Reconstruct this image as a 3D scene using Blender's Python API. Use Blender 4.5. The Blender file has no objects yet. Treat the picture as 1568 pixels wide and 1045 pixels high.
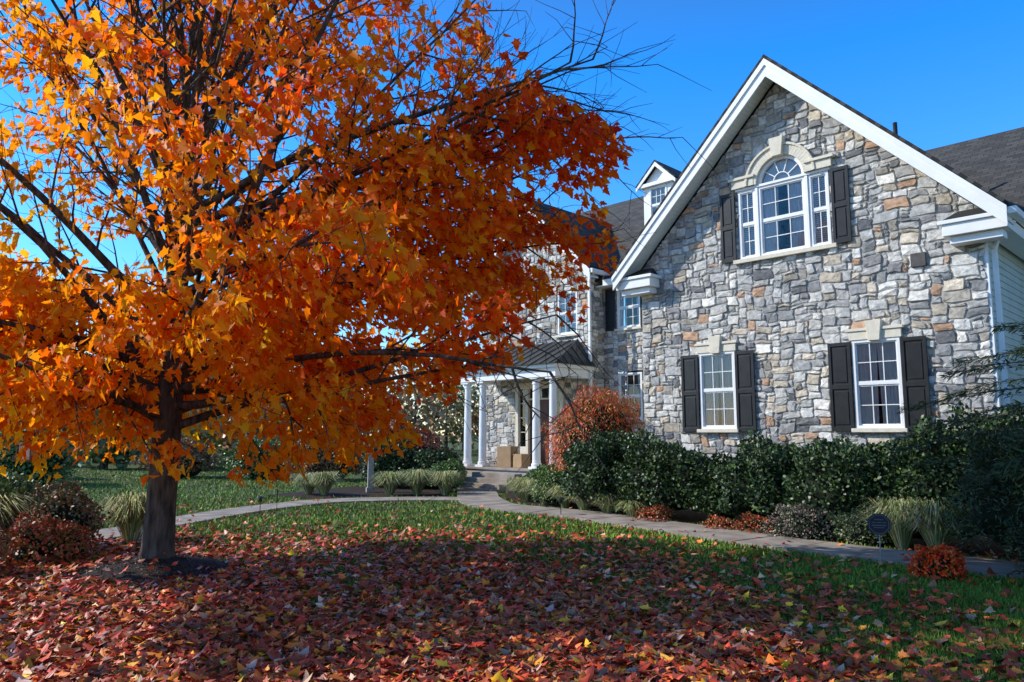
import bpy, math, random
import numpy as np
from mathutils import Vector, Matrix
random.seed(7); R=np.random.default_rng(11)
scene=bpy.context.scene
scene.view_settings.view_transform='Standard'
scene.view_settings.look='None'
scene.view_settings.exposure=0

# ------------------------------------------------------------ materials
def new_mat(name):
    m=bpy.data.materials.new(name); m.use_nodes=True
    nt=m.node_tree
    return m,nt,nt.nodes['Principled BSDF'],nt.nodes['Material Output']
def noise_mat(name,c1,c2,scale=8,rough=.8,bump=.3,bscale=None,detail=8,spec=.3,dist=.02,stretch=None):
    m,nt,b,o=new_mat(name)
    tc=nt.nodes.new('ShaderNodeTexCoord'); src=tc.outputs['Object']
    if stretch:
        mp=nt.nodes.new('ShaderNodeMapping'); mp.inputs['Scale'].default_value=stretch; nt.links.new(src,mp.inputs['Vector']); src=mp.outputs['Vector']
    n=nt.nodes.new('ShaderNodeTexNoise'); n.inputs['Scale'].default_value=scale; n.inputs['Detail'].default_value=detail
    nt.links.new(src,n.inputs['Vector'])
    r=nt.nodes.new('ShaderNodeValToRGB'); r.color_ramp.elements[0].position=.35; r.color_ramp.elements[1].position=.65
    r.color_ramp.elements[0].color=(*c1,1); r.color_ramp.elements[1].color=(*c2,1)
    nt.links.new(n.outputs['Fac'],r.inputs['Fac']); nt.links.new(r.outputs['Color'],b.inputs['Base Color'])
    b.inputs['Roughness'].default_value=rough; b.inputs['Specular IOR Level'].default_value=spec
    if bump>0:
        n2=nt.nodes.new('ShaderNodeTexNoise'); n2.inputs['Scale'].default_value=bscale or scale*4; n2.inputs['Detail'].default_value=6
        nt.links.new(src,n2.inputs['Vector'])
        bp=nt.nodes.new('ShaderNodeBump'); bp.inputs['Strength'].default_value=bump; bp.inputs['Distance'].default_value=dist
        nt.links.new(n2.outputs['Fac'],bp.inputs['Height']); nt.links.new(bp.outputs['Normal'],b.inputs['Normal'])
    return m
def attr_mat(name,rough=.6,trans=0.0,noise=0.0,nscale=20,bump=0,spec=.3):
    m,nt,b,o=new_mat(name)
    a=nt.nodes.new('ShaderNodeAttribute'); a.attribute_name='Col'
    col=a.outputs['Color']
    if noise>0:
        tc=nt.nodes.new('ShaderNodeTexCoord')
        n=nt.nodes.new('ShaderNodeTexNoise'); n.inputs['Scale'].default_value=nscale; n.inputs['Detail'].default_value=8; n.inputs['Roughness'].default_value=.65
        nt.links.new(tc.outputs['Object'],n.inputs['Vector'])
        mr=nt.nodes.new('ShaderNodeMapRange'); mr.inputs['From Min'].default_value=.3; mr.inputs['From Max'].default_value=.7
        mr.inputs['To Min'].default_value=1-noise; mr.inputs['To Max'].default_value=1+noise
        nt.links.new(n.outputs['Fac'],mr.inputs['Value'])
        mx=nt.nodes.new('ShaderNodeVectorMath'); mx.operation='SCALE'
        nt.links.new(col,mx.inputs[0]); nt.links.new(mr.outputs['Result'],mx.inputs['Scale'])
        col=mx.outputs['Vector']
        if bump>0:
            bp=nt.nodes.new('ShaderNodeBump'); bp.inputs['Strength'].default_value=bump; bp.inputs['Distance'].default_value=.02
            nt.links.new(n.outputs['Fac'],bp.inputs['Height']); nt.links.new(bp.outputs['Normal'],b.inputs['Normal'])
    nt.links.new(col,b.inputs['Base Color'])
    b.inputs['Roughness'].default_value=rough; b.inputs['Specular IOR Level'].default_value=spec
    if trans>0:
        t=nt.nodes.new('ShaderNodeBsdfTranslucent'); mix=nt.nodes.new('ShaderNodeMixShader'); mix.inputs[0].default_value=trans
        nt.links.new(col,t.inputs['Color'])
        nt.links.new(b.outputs[0],mix.inputs[1]); nt.links.new(t.outputs[0],mix.inputs[2]); nt.links.new(mix.outputs[0],o.inputs['Surface'])
    return m
M_leaf=attr_mat('maple_leaf_mat',.5,.58,spec=.2)
M_fallen=attr_mat('fallen_leaf_mat',.5,0,spec=.4)
M_shrub=attr_mat('shrub_leaf_mat',.45,0,spec=.4)
M_grass=attr_mat('grass_blade_mat',.6,0,spec=.2)
M_stone=attr_mat('stone_mat',.85,0,noise=.42,nscale=12,bump=.8,spec=.2)
M_mortar=noise_mat('mortar_mat',(.33,.315,.29),(.45,.43,.395),30,.9,.4)
M_white=noise_mat('white_paint',(.78,.78,.77),(.84,.84,.83),3,.45,.05)
M_cream=noise_mat('limestone_trim',(.64,.58,.46),(.74,.68,.56),10,.8,.15)
M_black=noise_mat('shutter_paint',(.014,.015,.016),(.024,.025,.026),6,.45,.05)
M_bark=noise_mat('bark_mat',(.035,.025,.018),(.14,.10,.075),16,.95,1.0,bscale=26,dist=.06,stretch=(1,1,.22))
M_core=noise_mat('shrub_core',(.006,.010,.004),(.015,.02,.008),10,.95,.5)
M_mulch=noise_mat('mulch_mat',(.02,.012,.008),(.06,.038,.025),40,.95,1.0,bscale=70,dist=.03)
M_metal=noise_mat('metal_roof_mat',(.03,.032,.033),(.05,.052,.053),4,.4,.03)
M_sidi=noise_mat('siding_mat',(.50,.53,.47),(.56,.59,.53),3,.6,.05)
M_dark=noise_mat('interior_dark',(.02,.02,.022),(.035,.035,.035),3,.9,0)
M_curtain=noise_mat('curtain_mat',(.70,.70,.68),(.80,.80,.78),3,.8,0)
M_soil=noise_mat('lawn_soil',(.04,.06,.015),(.08,.11,.025),3,.95,.6,bscale=60)
def shingle():
    m,nt,b,o=new_mat('shingle_mat')
    tc=nt.nodes.new('ShaderNodeTexCoord')
    uvn=nt.nodes.new('ShaderNodeUVMap'); 
    br=nt.nodes.new('ShaderNodeTexBrick'); br.inputs['Scale'].default_value=1
    br.inputs['Brick Width'].default_value=.3; br.inputs['Row Height'].default_value=.14; br.inputs['Mortar Size'].default_value=.008
    br.inputs['Color1'].default_value=(.05,.05,.05,1); br.inputs['Color2'].default_value=(.11,.105,.10,1); br.inputs['Mortar'].default_value=(.02,.02,.02,1)
    nt.links.new(uvn.outputs['UV'],br.inputs['Vector'])
    n=nt.nodes.new('ShaderNodeTexNoise'); n.inputs['Scale'].default_value=60
    nt.links.new(tc.outputs['Object'],n.inputs['Vector'])
    mx=nt.nodes.new('ShaderNodeMix'); mx.data_type='RGBA'; mx.blend_type='MULTIPLY'; mx.inputs['Factor'].default_value=.6
    nt.links.new(br.outputs['Color'],mx.inputs['A']); nt.links.new(n.outputs['Color'],mx.inputs['B'])
    nt.links.new(mx.outputs['Result'],b.inputs['Base Color'])
    bp=nt.nodes.new('ShaderNodeBump'); bp.inputs['Strength'].default_value=.6; bp.inputs['Distance'].default_value=.01
    nt.links.new(br.outputs['Fac'],bp.inputs['Height']); bp.invert=True; nt.links.new(bp.outputs['Normal'],b.inputs['Normal'])
    b.inputs['Roughness'].default_value=.9
    return m
M_shingle=shingle()
def glass():
    m,nt,b,o=new_mat('window_glass')
    nt.nodes.remove(b)
    t=nt.nodes.new('ShaderNodeBsdfTransparent'); t.inputs[0].default_value=(.93,.95,.96,1)
    g=nt.nodes.new('ShaderNodeBsdfGlossy'); g.inputs['Roughness'].default_value=.02
    n=nt.nodes.new('ShaderNodeTexNoise'); n.inputs['Scale'].default_value=1.3
    bp=nt.nodes.new('ShaderNodeBump'); bp.inputs['Strength'].default_value=.08; bp.inputs['Distance'].default_value=.1
    nt.links.new(n.outputs['Fac'],bp.inputs['Height']); nt.links.new(bp.outputs['Normal'],g.inputs['Normal'])
    f=nt.nodes.new('ShaderNodeFresnel'); f.inputs['IOR'].default_value=1.7
    mx=nt.nodes.new('ShaderNodeMixShader')
    nt.links.new(f.outputs[0],mx.inputs[0]); nt.links.new(t.outputs[0],mx.inputs[1]); nt.links.new(g.outputs[0],mx.inputs[2]); nt.links.new(mx.outputs[0],o.inputs['Surface'])
    return m
M_glass=glass()
M_path=noise_mat('path_stone_mat',(.22,.185,.155),(.36,.31,.265),2.5,.85,.3,bscale=80,dist=.01,detail=10)

# ------------------------------------------------------------ helpers
def link(o,parent=None):
    scene.collection.objects.link(o)
    if parent is not None: o.parent=parent
    return o
def empty(name,loc=(0,0,0),rz=0):
    e=bpy.data.objects.new(name,None); e.location=loc; e.rotation_euler=(0,0,rz); e.empty_display_size=.2
    return link(e)
def mesh(name,verts,faces,mat,parent=None,smooth=False,cols=None):
    me=bpy.data.meshes.new(name); me.from_pydata([tuple(v) for v in verts],[],faces); me.materials.append(mat)
    if cols is not None:
        ca=me.color_attributes.new('Col','FLOAT_COLOR','POINT'); ca.data.foreach_set('color',np.asarray(cols,dtype=np.float32).ravel())
    if smooth: me.polygons.foreach_set('use_smooth',[True]*len(me.polygons))
    me.update()
    return link(bpy.data.objects.new(name,me),parent)
def box(name,x0,x1,y0,y1,z0,z1,mat,parent=None,bev=0):
    v=[(x,y,z) for z in (z0,z1) for y in (y0,y1) for x in (x0,x1)]
    f=[(0,2,3,1),(4,5,7,6),(0,1,5,4),(1,3,7,5),(3,2,6,7),(2,0,4,6)]
    o=mesh(name,v,f,mat,parent)
    if bev>0:
        b=o.modifiers.new('b','BEVEL'); b.width=bev; b.segments=2
    return o
class Acc:
    def __init__(s): s.v=[]; s.f=[]
    def box(s,x0,x1,y0,y1,z0,z1):
        k=len(s.v); s.v+=[(x,y,z) for z in (z0,z1) for y in (y0,y1) for x in (x0,x1)]
        s.f+=[tuple(k+i for i in q) for q in [(0,2,3,1),(4,5,7,6),(0,1,5,4),(1,3,7,5),(3,2,6,7),(2,0,4,6)]]
    def prism(s,poly,y0,y1):   # poly (x,z)
        k=len(s.v); n=len(poly)
        s.v+=[(p[0],y0,p[1]) for p in poly]+[(p[0],y1,p[1]) for p in poly]
        s.f.append(tuple(k+i for i in range(n))); s.f.append(tuple(k+n+i for i in reversed(range(n))))
        for i in range(n): j=(i+1)%n; s.f.append((k+i,k+n+i,k+n+j,k+j))
    def tube(s,pts,rad,n=8,cap=True):
        pts=[Vector(p) for p in pts]
        if not hasattr(rad,'__len__'): rad=[rad]*len(pts)
        k=len(s.v); ref=None
        for i,p in enumerate(pts):
            d=(pts[min(i+1,len(pts)-1)]-pts[max(i-1,0)]).normalized()
            if ref is None: ref=d.orthogonal().normalized()
            a=(ref-d*ref.dot(d)).normalized(); ref=a; b=d.cross(a)
            for j in range(n):
                t=2*math.pi*j/n; q=p+(a*math.cos(t)+b*math.sin(t))*rad[i]; s.v.append(tuple(q))
        for i in range(len(pts)-1):
            for j in range(n):
                j2=(j+1)%n; s.f.append((k+i*n+j,k+i*n+j2,k+(i+1)*n+j2,k+(i+1)*n+j))
        if cap:
            s.f.append(tuple(k+j for j in reversed(range(n)))); s.f.append(tuple(k+(len(pts)-1)*n+j for j in range(n)))
    def make(s,name,mat,parent=None,smooth=False,bev=0):
        o=mesh(name,s.v,s.f,mat,parent,smooth)
        if bev>0:
            b=o.modifiers.new('b','BEVEL'); b.width=bev; b.segments=2; b.limit_method='ANGLE'
        return o
# leaf templates
hm=[(0,0),(.27,-.08),(.22,.12),(.52,.30),(.27,.42),(.24,.60),(0,1)]
def tmpl_maple():
    v=[(x,y,.22*abs(x)-.18*y*y) for x,y in hm]+[(-x,y,.22*abs(x)-.18*y*y) for x,y in hm[1:-1]]
    return np.array(v),[[0,1,2,3,4,5,6],[0,6,11,10,9,8,7]]
def tmpl_oval():
    v=[(0,0,0),(.3,.3,.06),(.26,.7,.04),(0,1,-.05),(-.26,.7,.04),(-.3,.3,.06)]
    return np.array(v),[[0,1,2,3,4,5]]
MAPLE=tmpl_maple(); OVAL=tmpl_oval()
NARROW=(np.array([(0,0,0),(.1,.35,.02),(0,1,-.08),(-.1,.35,.02)]),[[0,1,2,3]])
def nrm(a): return a/np.maximum(np.linalg.norm(a,axis=1,keepdims=True),1e-9)
def bulk(name,V,counts_faces,mat,cols,parent=None):
    N,K,_=V.shape
    me=bpy.data.meshes.new(name)
    me.vertices.add(N*K); me.vertices.foreach_set('co',V.reshape(-1).astype(np.float32))
    flat=np.concatenate([np.array(f) for f in counts_faces]); L=len(flat)
    idx=(flat[None,:]+(np.arange(N)*K)[:,None]).reshape(-1)
    st=np.cumsum([0]+[len(f) for f in counts_faces])[:-1]
    starts=(st[None,:]+(np.arange(N)*L)[:,None]).reshape(-1)
    me.loops.add(N*L); me.loops.foreach_set('vertex_index',idx.astype(np.int32))
    me.polygons.add(len(starts)); me.polygons.foreach_set('loop_start',starts.astype(np.int32))
    me.update(calc_edges=True); me.materials.append(mat)
    ca=me.color_attributes.new('Col','FLOAT_COLOR','POINT')
    c=np.ones((N,K,4),dtype=np.float32); c[:,:,:3]=cols[:,None,:] if cols.ndim==2 else cols
    ca.data.foreach_set('color',c.reshape(-1))
    return link(bpy.data.objects.new(name,me),parent)
def leaves(name,pos,d,nr,size,cols,mat,tm=MAPLE,parent=None):
    T,F=tm
    y=nrm(d); x=nrm(np.cross(y,nr)); z=np.cross(x,y)
    V=pos[:,None,:]+size[:,None,None]*(T[None,:,0:1]*x[:,None,:]+T[None,:,1:2]*y[:,None,:]+T[None,:,2:3]*z[:,None,:])
    return bulk(name,V,F,mat,cols,parent)
def palette(cols,w,n,var=.2):
    c=np.array(cols)[R.choice(len(cols),n,p=np.array(w)/sum(w))]
    return np.clip(c*(1+R.normal(0,var,(n,1)))*(1+R.normal(0,.06,(n,3))),0.002,.95)

# ------------------------------------------------------------ world, sun, camera
SUN=Vector((-.99,.13,0)).normalized(); EL=math.radians(34)
sv=Vector((SUN.x*math.cos(EL),SUN.y*math.cos(EL),math.sin(EL)))
w=bpy.data.worlds.new('World'); scene.world=w; w.use_nodes=True
nt=w.node_tree; bg=nt.nodes['Background']; sky=nt.nodes.new('ShaderNodeTexSky'); sky.sky_type='NISHITA'; sky.sun_disc=False
sky.sun_elevation=EL; sky.sun_rotation=math.atan2(SUN.x,SUN.y)%(2*math.pi); sky.air_density=1.0; sky.dust_density=.3; sky.ozone_density=2.0; sky.altitude=200
tc=nt.nodes.new('ShaderNodeTexCoord'); sx=nt.nodes.new('ShaderNodeSeparateXYZ'); nt.links.new(tc.outputs['Generated'],sx.inputs[0])
rp=nt.nodes.new('ShaderNodeValToRGB'); e0,e1=rp.color_ramp.elements
e0.position=0; e0.color=(1.6,1.55,1.5,1); e1.position=.70; e1.color=(.70,.78,.86,1)
em=rp.color_ramp.elements.new(.16); em.color=(.62,1.30,1.75,1)
em=rp.color_ramp.elements.new(.45); em.color=(.18,1.22,2.35,1)
nt.links.new(sx.outputs['Z'],rp.inputs[0])
vm=nt.nodes.new('ShaderNodeVectorMath'); vm.operation='MULTIPLY'; nt.links.new(sky.outputs[0],vm.inputs[0]); nt.links.new(rp.outputs[0],vm.inputs[1])
nt.links.new(vm.outputs[0],bg.inputs[0]); bg.inputs[1].default_value=.15
ld=bpy.data.lights.new('sun','SUN'); ld.energy=5.0; ld.angle=math.radians(.5); ld.color=(1,.945,.84)
sun=bpy.data.objects.new('sun',ld); link(sun); sun.location=(-30,10,30); sun.rotation_euler=sv.to_track_quat('Z','Y').to_euler()
cd=bpy.data.cameras.new('camera'); cam=bpy.data.objects.new('camera',cd); link(cam)
cam.location=(0,0,1.6); cam.rotation_euler=(math.radians(90+7.04),0,0); cd.lens=26.4; cd.sensor_width=36; cd.clip_end=2000; cd.clip_start=.05
scene.camera=cam

# ------------------------------------------------------------ ground / paths
mesh('ground',[(-400,-100,0),(400,-100,0),(400,700,0),(-400,700,0)],[(0,1,2,3)],M_soil)
front_path=[(-1.05,21.95),(-.92,20.3),(-.8,18.7),(-.45,17.0),(.25,16.1),(1.13,15.3),(2.0,14.1),(2.75,13.0),(3.6,11.6),(5.02,9.85),(6.6,8.2),(9,5.8)]
side_path=[(-1.1,18.6),(-2.6,18.7),(-4.3,18.1),(-5.4,16.4),(-6.05,14.2),(-6.45,12.2),(-7.2,10.4),(-9.5,8.4)]
def smooth_line(p,n=60):
    P=np.array(p); tt=np.linspace(0,len(P)-1,n)
    out=[]
    for q in tt:
        i=int(min(q,len(P)-2)); f=q-i
        p0=P[max(i-1,0)];p1=P[i];p2=P[i+1];p3=P[min(i+2,len(P)-1)]
        out.append(.5*((2*p1)+(-p0+p2)*f+(2*p0-5*p1+4*p2-p3)*f*f+(-p0+3*p1-3*p2+p3)*f**3))
    return np.array(out)
def path_slabs(name,line,wd,z,parent):
    L=smooth_line(line,200); seg=np.linalg.norm(np.diff(L,axis=0),axis=1); s=np.concatenate([[0],np.cumsum(seg)])
    a=Acc(); d=0.0; tot=s[-1]
    def at(q): return np.array([np.interp(q,s,L[:,0]),np.interp(q,s,L[:,1])])
    while d<tot-.3:
        ln=.85; e=min(d+ln-.02,tot)
        k=len(a.v); ring=[]
        for q in np.linspace(d,e,4):
            p=at(q); tg=at(min(q+.05,tot))-at(max(q-.05,0)); tg/=np.linalg.norm(tg); nn=np.array([-tg[1],tg[0]])
            ring.append((p+nn*wd/2,p-nn*wd/2))
        zt=z+random.uniform(0,.008)
        for (l,r) in ring: a.v+=[(l[0],l[1],zt),(r[0],r[1],zt),(l[0],l[1],-.02),(r[0],r[1],-.02)]
        for i in range(3):
            b=k+4*i; a.f+=[(b,b+1,b+5,b+4),(b,b+4,b+6,b+2),(b+1,b+3,b+7,b+5)]
        a.f+=[(k,k+2,k+3,k+1),(k+12,k+13,k+15,k+14)]
        d+=ln
    a.make(name,M_path,parent)
    return L
pth=empty('footpath')
LA=path_slabs('front_walk',front_path,1.05,.045,pth)
LB=path_slabs('side_walk',side_path,.95,.030,pth)
def dist_line(P,L):
    d=np.full(len(P),1e9)
    for i in range(0,len(L)-4,4):
        a=L[i];b=L[i+4]; ab=b-a; t=np.clip(((P-a)@ab)/(ab@ab),0,1); q=a+t[:,None]*ab
        d=np.minimum(d,np.linalg.norm(P-q,axis=1))
    return d
bed=[(-.1,21.9),(-.15,20.3),(-.15,18.8),(.25,17.4),(.7,16.75),(1.55,15.95),(2.5,14.6),(3.3,13.4),(4.1,12.1),(5.4,10.45),(6.9,8.9),(9.3,6.5),(14,8),(10,13),(3.2,20)]
mesh('garden_bed',[(x,y,.006) for x,y in bed],[tuple(range(len(bed)))],M_mulch)
bed2=[(-5.55,9.5),(-5.3,11.0),(-5.75,12.2),(-6.3,11.4),(-7.0,10.0),(-8.8,8.5),(-8,7.8),(-6.5,8.2)]
mesh('side_garden_bed',[(x,y,.006) for x,y in bed2],[tuple(range(len(bed2)))],M_mulch)
bed3=[(-1.7,21.5),(-1.6,19.4),(-3,19.4),(-5,18.9),(-6.5,20),(-5,23),(-3,24),(-1.6,23)]
mesh('porch_garden_bed',[(x,y,.006) for x,y in bed3],[tuple(range(len(bed3)))],M_mulch)
def inpoly(P,poly):
    x,y=P[:,0],P[:,1]; c=np.zeros(len(P),bool); n=len(poly); j=n-1
    for i in range(n):
        xi,yi=poly[i]; xj,yj=poly[j]
        c^=((yi>y)!=(yj>y))&(x<(xj-xi)*(y-yi)/(yj-yi+1e-12)+xi); j=i
    return c
TREE=np.array([-4.16,9.05])
def lownoise(P,s=1.0,ph=0):
    x,y=P[:,0]*s,P[:,1]*s
    return (np.sin(1.7*x+1.1*y+ph)+np.sin(-1.3*x+2.3*y+1.7+ph)+.6*np.sin(3.9*x+.7*y+2+ph)+.6*np.sin(.9*x-4.3*y+ph))/3.2
def sample_ground(n,y0,y1,xm=.82):
    u=R.random(n); Y=1/(1/y0-u*(1/y0-1/y1)); X=(R.random(n)*2-1)*(Y*xm+.4)
    return np.stack([X,Y],1)
n=270000
P=sample_ground(n,4.2,34)
ok=(dist_line(P,LA)>.5)&(dist_line(P,LB)>.45)&~inpoly(P,bed)&~inpoly(P,bed2)&~inpoly(P,bed3)&(np.linalg.norm(P-TREE,axis=1)>.95)
hx=(P-np.array([5.52,14.88])); inward=(hx[:,0]+hx[:,1])*.7071; ok&=(inward<0.9)|(P[:,0]<-6)
P=P[ok]; n=len(P)
h=(.045+.03*R.random(n))*(1+.2*lownoise(P,1.3)); wd=.004+.0007*P[:,1]
ang=R.random(n)*2*np.pi; lean=R.normal(0,.025,(n,2))
V=np.zeros((n,3,3)); V[:,0,:2]=P+np.stack([np.cos(ang),np.sin(ang)],1)*wd[:,None]; V[:,1,:2]=P-np.stack([np.cos(ang),np.sin(ang)],1)*wd[:,None]
V[:,2,:2]=P+lean; V[:,2,2]=h
c=palette([(.17,.27,.03),(.24,.33,.04),(.10,.19,.025),(.34,.31,.07)],[4,3,3,.8],n)
c*= (1+.25*lownoise(P,.6,3))[:,None]
bulk('grass',V,[[0,1,2]],M_grass,np.clip(c,0,1))
# fallen leaves
P=sample_ground(76000,4.3,19)
d1=np.linalg.norm((P-np.array([-3.0,7.5]))/np.array([1.15,1.0]),axis=1)
dens=np.clip(1.28-(d1-2.2)/3.6,0,1)
dens=np.where(P[:,1]>12.5,dens*.6,dens)
dens=np.maximum(dens,.09+.06*(lownoise(P,.8)>0.2))
dens*=np.where((P[:,0]>2.2),.55,1)
dens*=(1+.35*lownoise(P,1.1,5))
rt=np.linalg.norm(P-TREE-np.array([.05,-.1]),axis=1)
dens*=np.where(rt<.85,.10,1)
u=R.random(len(P)); ok=(u<dens*.9)&~((dist_line(P,LA)<.55)&(u>.02))&~((dist_line(P,LB)<.5)&(u>.03))
P=P[ok]; rt=rt[ok]; n=len(P)
a=R.random(n)*2*np.pi
pos=np.column_stack([P,.035+.035*R.random(n)])
pos[:,2]+=np.clip(.17*(1-(rt/.95)**1.6),0,.17)
d=np.column_stack([np.cos(a),np.sin(a),R.normal(0,.3,n)])
nr=np.column_stack([R.normal(0,.45,n),R.normal(0,.45,n),np.where(R.random(n)<.5,1,-1)*np.ones(n)])
c=palette([(.62,.075,.025),(.46,.055,.025),(.32,.06,.03),(.74,.19,.03),(.46,.20,.11),(.80,.36,.04),(.20,.08,.035),(.60,.37,.27)],[5,5,4,3.6,2.2,.8,2.6,1.2],n,.25)
near=np.clip((8-P[:,1])/3,0,1)
yel=(R.random(n)<.03*near+.012); c[yel]=palette([(.95,.50,.02),(.95,.30,.02)],[2,1],int(yel.sum()))
leaves('fallen_leaves',pos,d,nr,.06+.05*R.random(n),c,M_fallen)

# ------------------------------------------------------------ maple tree
def build_maple():
    tree=empty('maple_tree',(TREE[0],TREE[1],0))
    br=Acc()
    tr=[(0,0,-.05),(0,0,.10),(.0,0,.25),(.01,0,.7),(.03,0,1.5),(.05,.0,2.2),(.08,.02,3.0),(.05,.05,3.9),(.1,.0,4.9),(.05,-.03,6.0),(.12,0,7.2),(.1,.05,8.4)]
    rd=[.25,.225,.185,.165,.158,.145,.115,.09,.07,.048,.03,.01]
    br.tube(tr,rd,16)
    RZ=[1.0,1.3,1.6,2.2,2.7,3.2,4.6,6.4,7.6,8.6,9.4]; RR=[1.7,2.5,3.1,3.95,5.0,5.5,5.1,4.2,3.3,2.0,0]
    AZ=np.radians([-180,-140,-110,-80,-50,-15,15,50,90,130,180]); AF=[.62,.68,.78,.82,.92,1.0,.98,.78,.56,.58,.62]
    def af(az): return np.interp((np.asarray(az)+math.pi)%(2*math.pi)-math.pi,AZ,AF)
    rnd=random.Random(5)
    twigs=[]; 
    def curve(p,d,L,n,up,wob):
        pts=[Vector(p)]; d=Vector(d).normalized()
        for i in range(n):
            d=(d+Vector((rnd.gauss(0,wob),rnd.gauss(0,wob),rnd.gauss(0,wob)+up))).normalized()
            pts.append(pts[-1]+d*(L/n))
        return pts
    NL=62; limbs=[]
    for i in range(NL):
        az=i*2.39996+rnd.uniform(-.3,.3)
        if i<20:
            f=0; z0=1.65+i*.055; el=math.radians(rnd.uniform(6,24)); up=-.010+.01*(i%3)
            L=rnd.uniform(4.3,5.1)*float(af(az)); low=True
        else:
            f=(i-20)/(NL-20); z0=2.2+f**1.1*4.2
            el=math.radians(28+36*f+rnd.uniform(-8,14)) if i%3 else math.radians(52+rnd.uniform(0,16)); up=.02
            Rm=np.interp(z0+1.2,RZ,RR)*float(af(az)); L=min(Rm/max(math.cos(el),.42),6.0)*rnd.uniform(.9,1.02); low=False
            if f>.6: L=min(L,9.3-z0)
        limbs.append((az,z0,el,L,up,f,low))
    for i in range(14):
        limbs.append((-.55+i*.07,2.1+ (i*9%14)*.17,math.radians(12+(i*5%14)*1.9),5.35,.0,.2,i%2==0))
    for li,(az,z0,el,L,up,f,low) in enumerate(limbs):
        x0=float(np.interp(z0,[p[2] for p in tr],[p[0] for p in tr])); 
        dirv=(math.cos(az)*math.cos(el),math.sin(az)*math.cos(el),math.sin(el))
        lp=curve((x0,0,z0),dirv,L,9,up,.05)
        r0=.056*(1-f*.45)*rnd.uniform(.7,1.2)
        br.tube(lp,[r0*(1-.85*(k/9)) for k in range(10)],7,False)
        ns=12
        for s in range(ns):
            q=.2+.8*s/(ns-1); k=min(int(q*9),8); ff=q*9-k
            bp=lp[k].lerp(lp[k+1],ff); td=(lp[k+1]-lp[k]).normalized()
            side=Vector((rnd.gauss(0,1),rnd.gauss(0,1),rnd.gauss(0,.55)-(.25 if low else 0))); side=(side-td*side.dot(td)).normalized()
            sd=(td*rnd.uniform(.5,1.0)+side*rnd.uniform(.6,1.0)).normalized()
            sL=L*rnd.uniform(.18,.30)*(1.15-.45*q)
            sp=curve(bp,sd,sL,5,-.03 if low else .01,.09)
            br.tube(sp,[.015*(1-.15*q)*(1-.7*(k2/5)) for k2 in range(6)],5,False)
            for t in range(6):
                q2=.25+.75*t/5; k2=min(int(q2*5),4)
                tp=sp[k2].lerp(sp[k2+1],q2*5-k2)
                s2=Vector((rnd.gauss(0,1),rnd.gauss(0,1),rnd.gauss(0,.6))).normalized()
                tdv=((sp[k2+1]-sp[k2]).normalized()*.8+s2*.8).normalized()
                tl=rnd.uniform(.3,.65)
                tw=curve(tp,tdv,tl,3,-.05,.1)
                br.tube(tw,[.005,.004,.003,.002],3,False)
                twigs.append(tw)
    for i in range(16):
        z=rnd.uniform(3.8,6.4); az=rnd.uniform(-.5,.3); r=float(np.interp(z,RZ,RR))*rnd.uniform(.7,.9)
        p=(r*math.cos(az),r*math.sin(az),z); d=(math.cos(az),math.sin(az),rnd.uniform(.5,1.3))
        sp=curve(p,d,rnd.uniform(.8,1.3),6,.02,.1); br.tube(sp,[.008*(1-.75*k/6) for k in range(7)],4,False)
        for t in range(7):
            k=rnd.randint(1,5); s2=Vector((rnd.gauss(0,1),rnd.gauss(0,1),rnd.gauss(.3,.6))).normalized()
            tw=curve(sp[k],(sp[k+1]-sp[k]).normalized()+s2*.7,rnd.uniform(.25,.6),3,.03,.08); br.tube(tw,[.0035,.003,.0025,.002],3,False)
    br.make('trunk_and_branches',M_bark,tree,True)
    T=np.array([[tuple(p) for p in t] for t in twigs])
    per=21
    idx=np.repeat(np.arange(len(T)),per); n=len(idx)
    f=R.random(n)**.8*3; k=np.minimum(f.astype(int),2); fr=(f-k)[:,None]
    pos=T[idx,k]*(1-fr)+T[idx,k+1]*fr+R.normal(0,.075,(n,3))
    pos[:,2]-=.05
    r=np.linalg.norm(pos[:,:2],axis=1); az=np.arctan2(pos[:,1],pos[:,0])
    lump=1+.07*np.sin(az*5+pos[:,2]*2)+.05*np.sin(az*11-pos[:,2]*3.1)
    Rm=np.interp(pos[:,2],RZ,RR,left=0)*lump*af(az)
    ok=(r<Rm)
    keep=np.ones(n)
    hi=np.clip((pos[:,2]-3.0)/1.5,0,1); inner=np.clip(1-(r/np.maximum(Rm,.1)-.35)/.5,0,1)
    keep*=1-.88*hi*inner
    keep*=1-.22*hi
    cl=np.sin(T[:,1,0]*2.3+T[:,1,2]*1.7)+np.sin(T[:,1,1]*2.9-T[:,1,2]*2.1+1)+R.normal(0,.5,len(T))
    cl+=np.where((T[:,1,0]>2.2)&(T[:,1,2]<5.2),.6,0)
    keep*=np.where(cl[idx]<-.75,.08,1)
    right=(np.abs(az)<.6)&(pos[:,2]>5.4)&(r>3.6); keep*=np.where(right,.6,1)
    keep*=np.where(r<.8,.25,1)
    ok&=R.random(n)<keep
    pos=pos[ok]; idx=idx[ok]; r=r[ok]; n=len(pos)
    out=nrm(np.column_stack([pos[:,0],pos[:,1],np.zeros(n)]))
    d=out*.5+R.normal(0,.55,(n,3)); d[:,2]-=.75
    nr=R.normal(0,.5,(n,3))+np.array(sv)*1.0; nr[:,1]-=.3
    t=R.normal(0,.55,n)+.20*(pos[:,0]-1.2)+.33*np.sin(pos[:,0]*1.3+pos[:,2]*1.9+pos[:,1])+.10*(pos[:,2]-3.5)+(R.random(len(T))[idx]-.5)*1.1-.18
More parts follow.
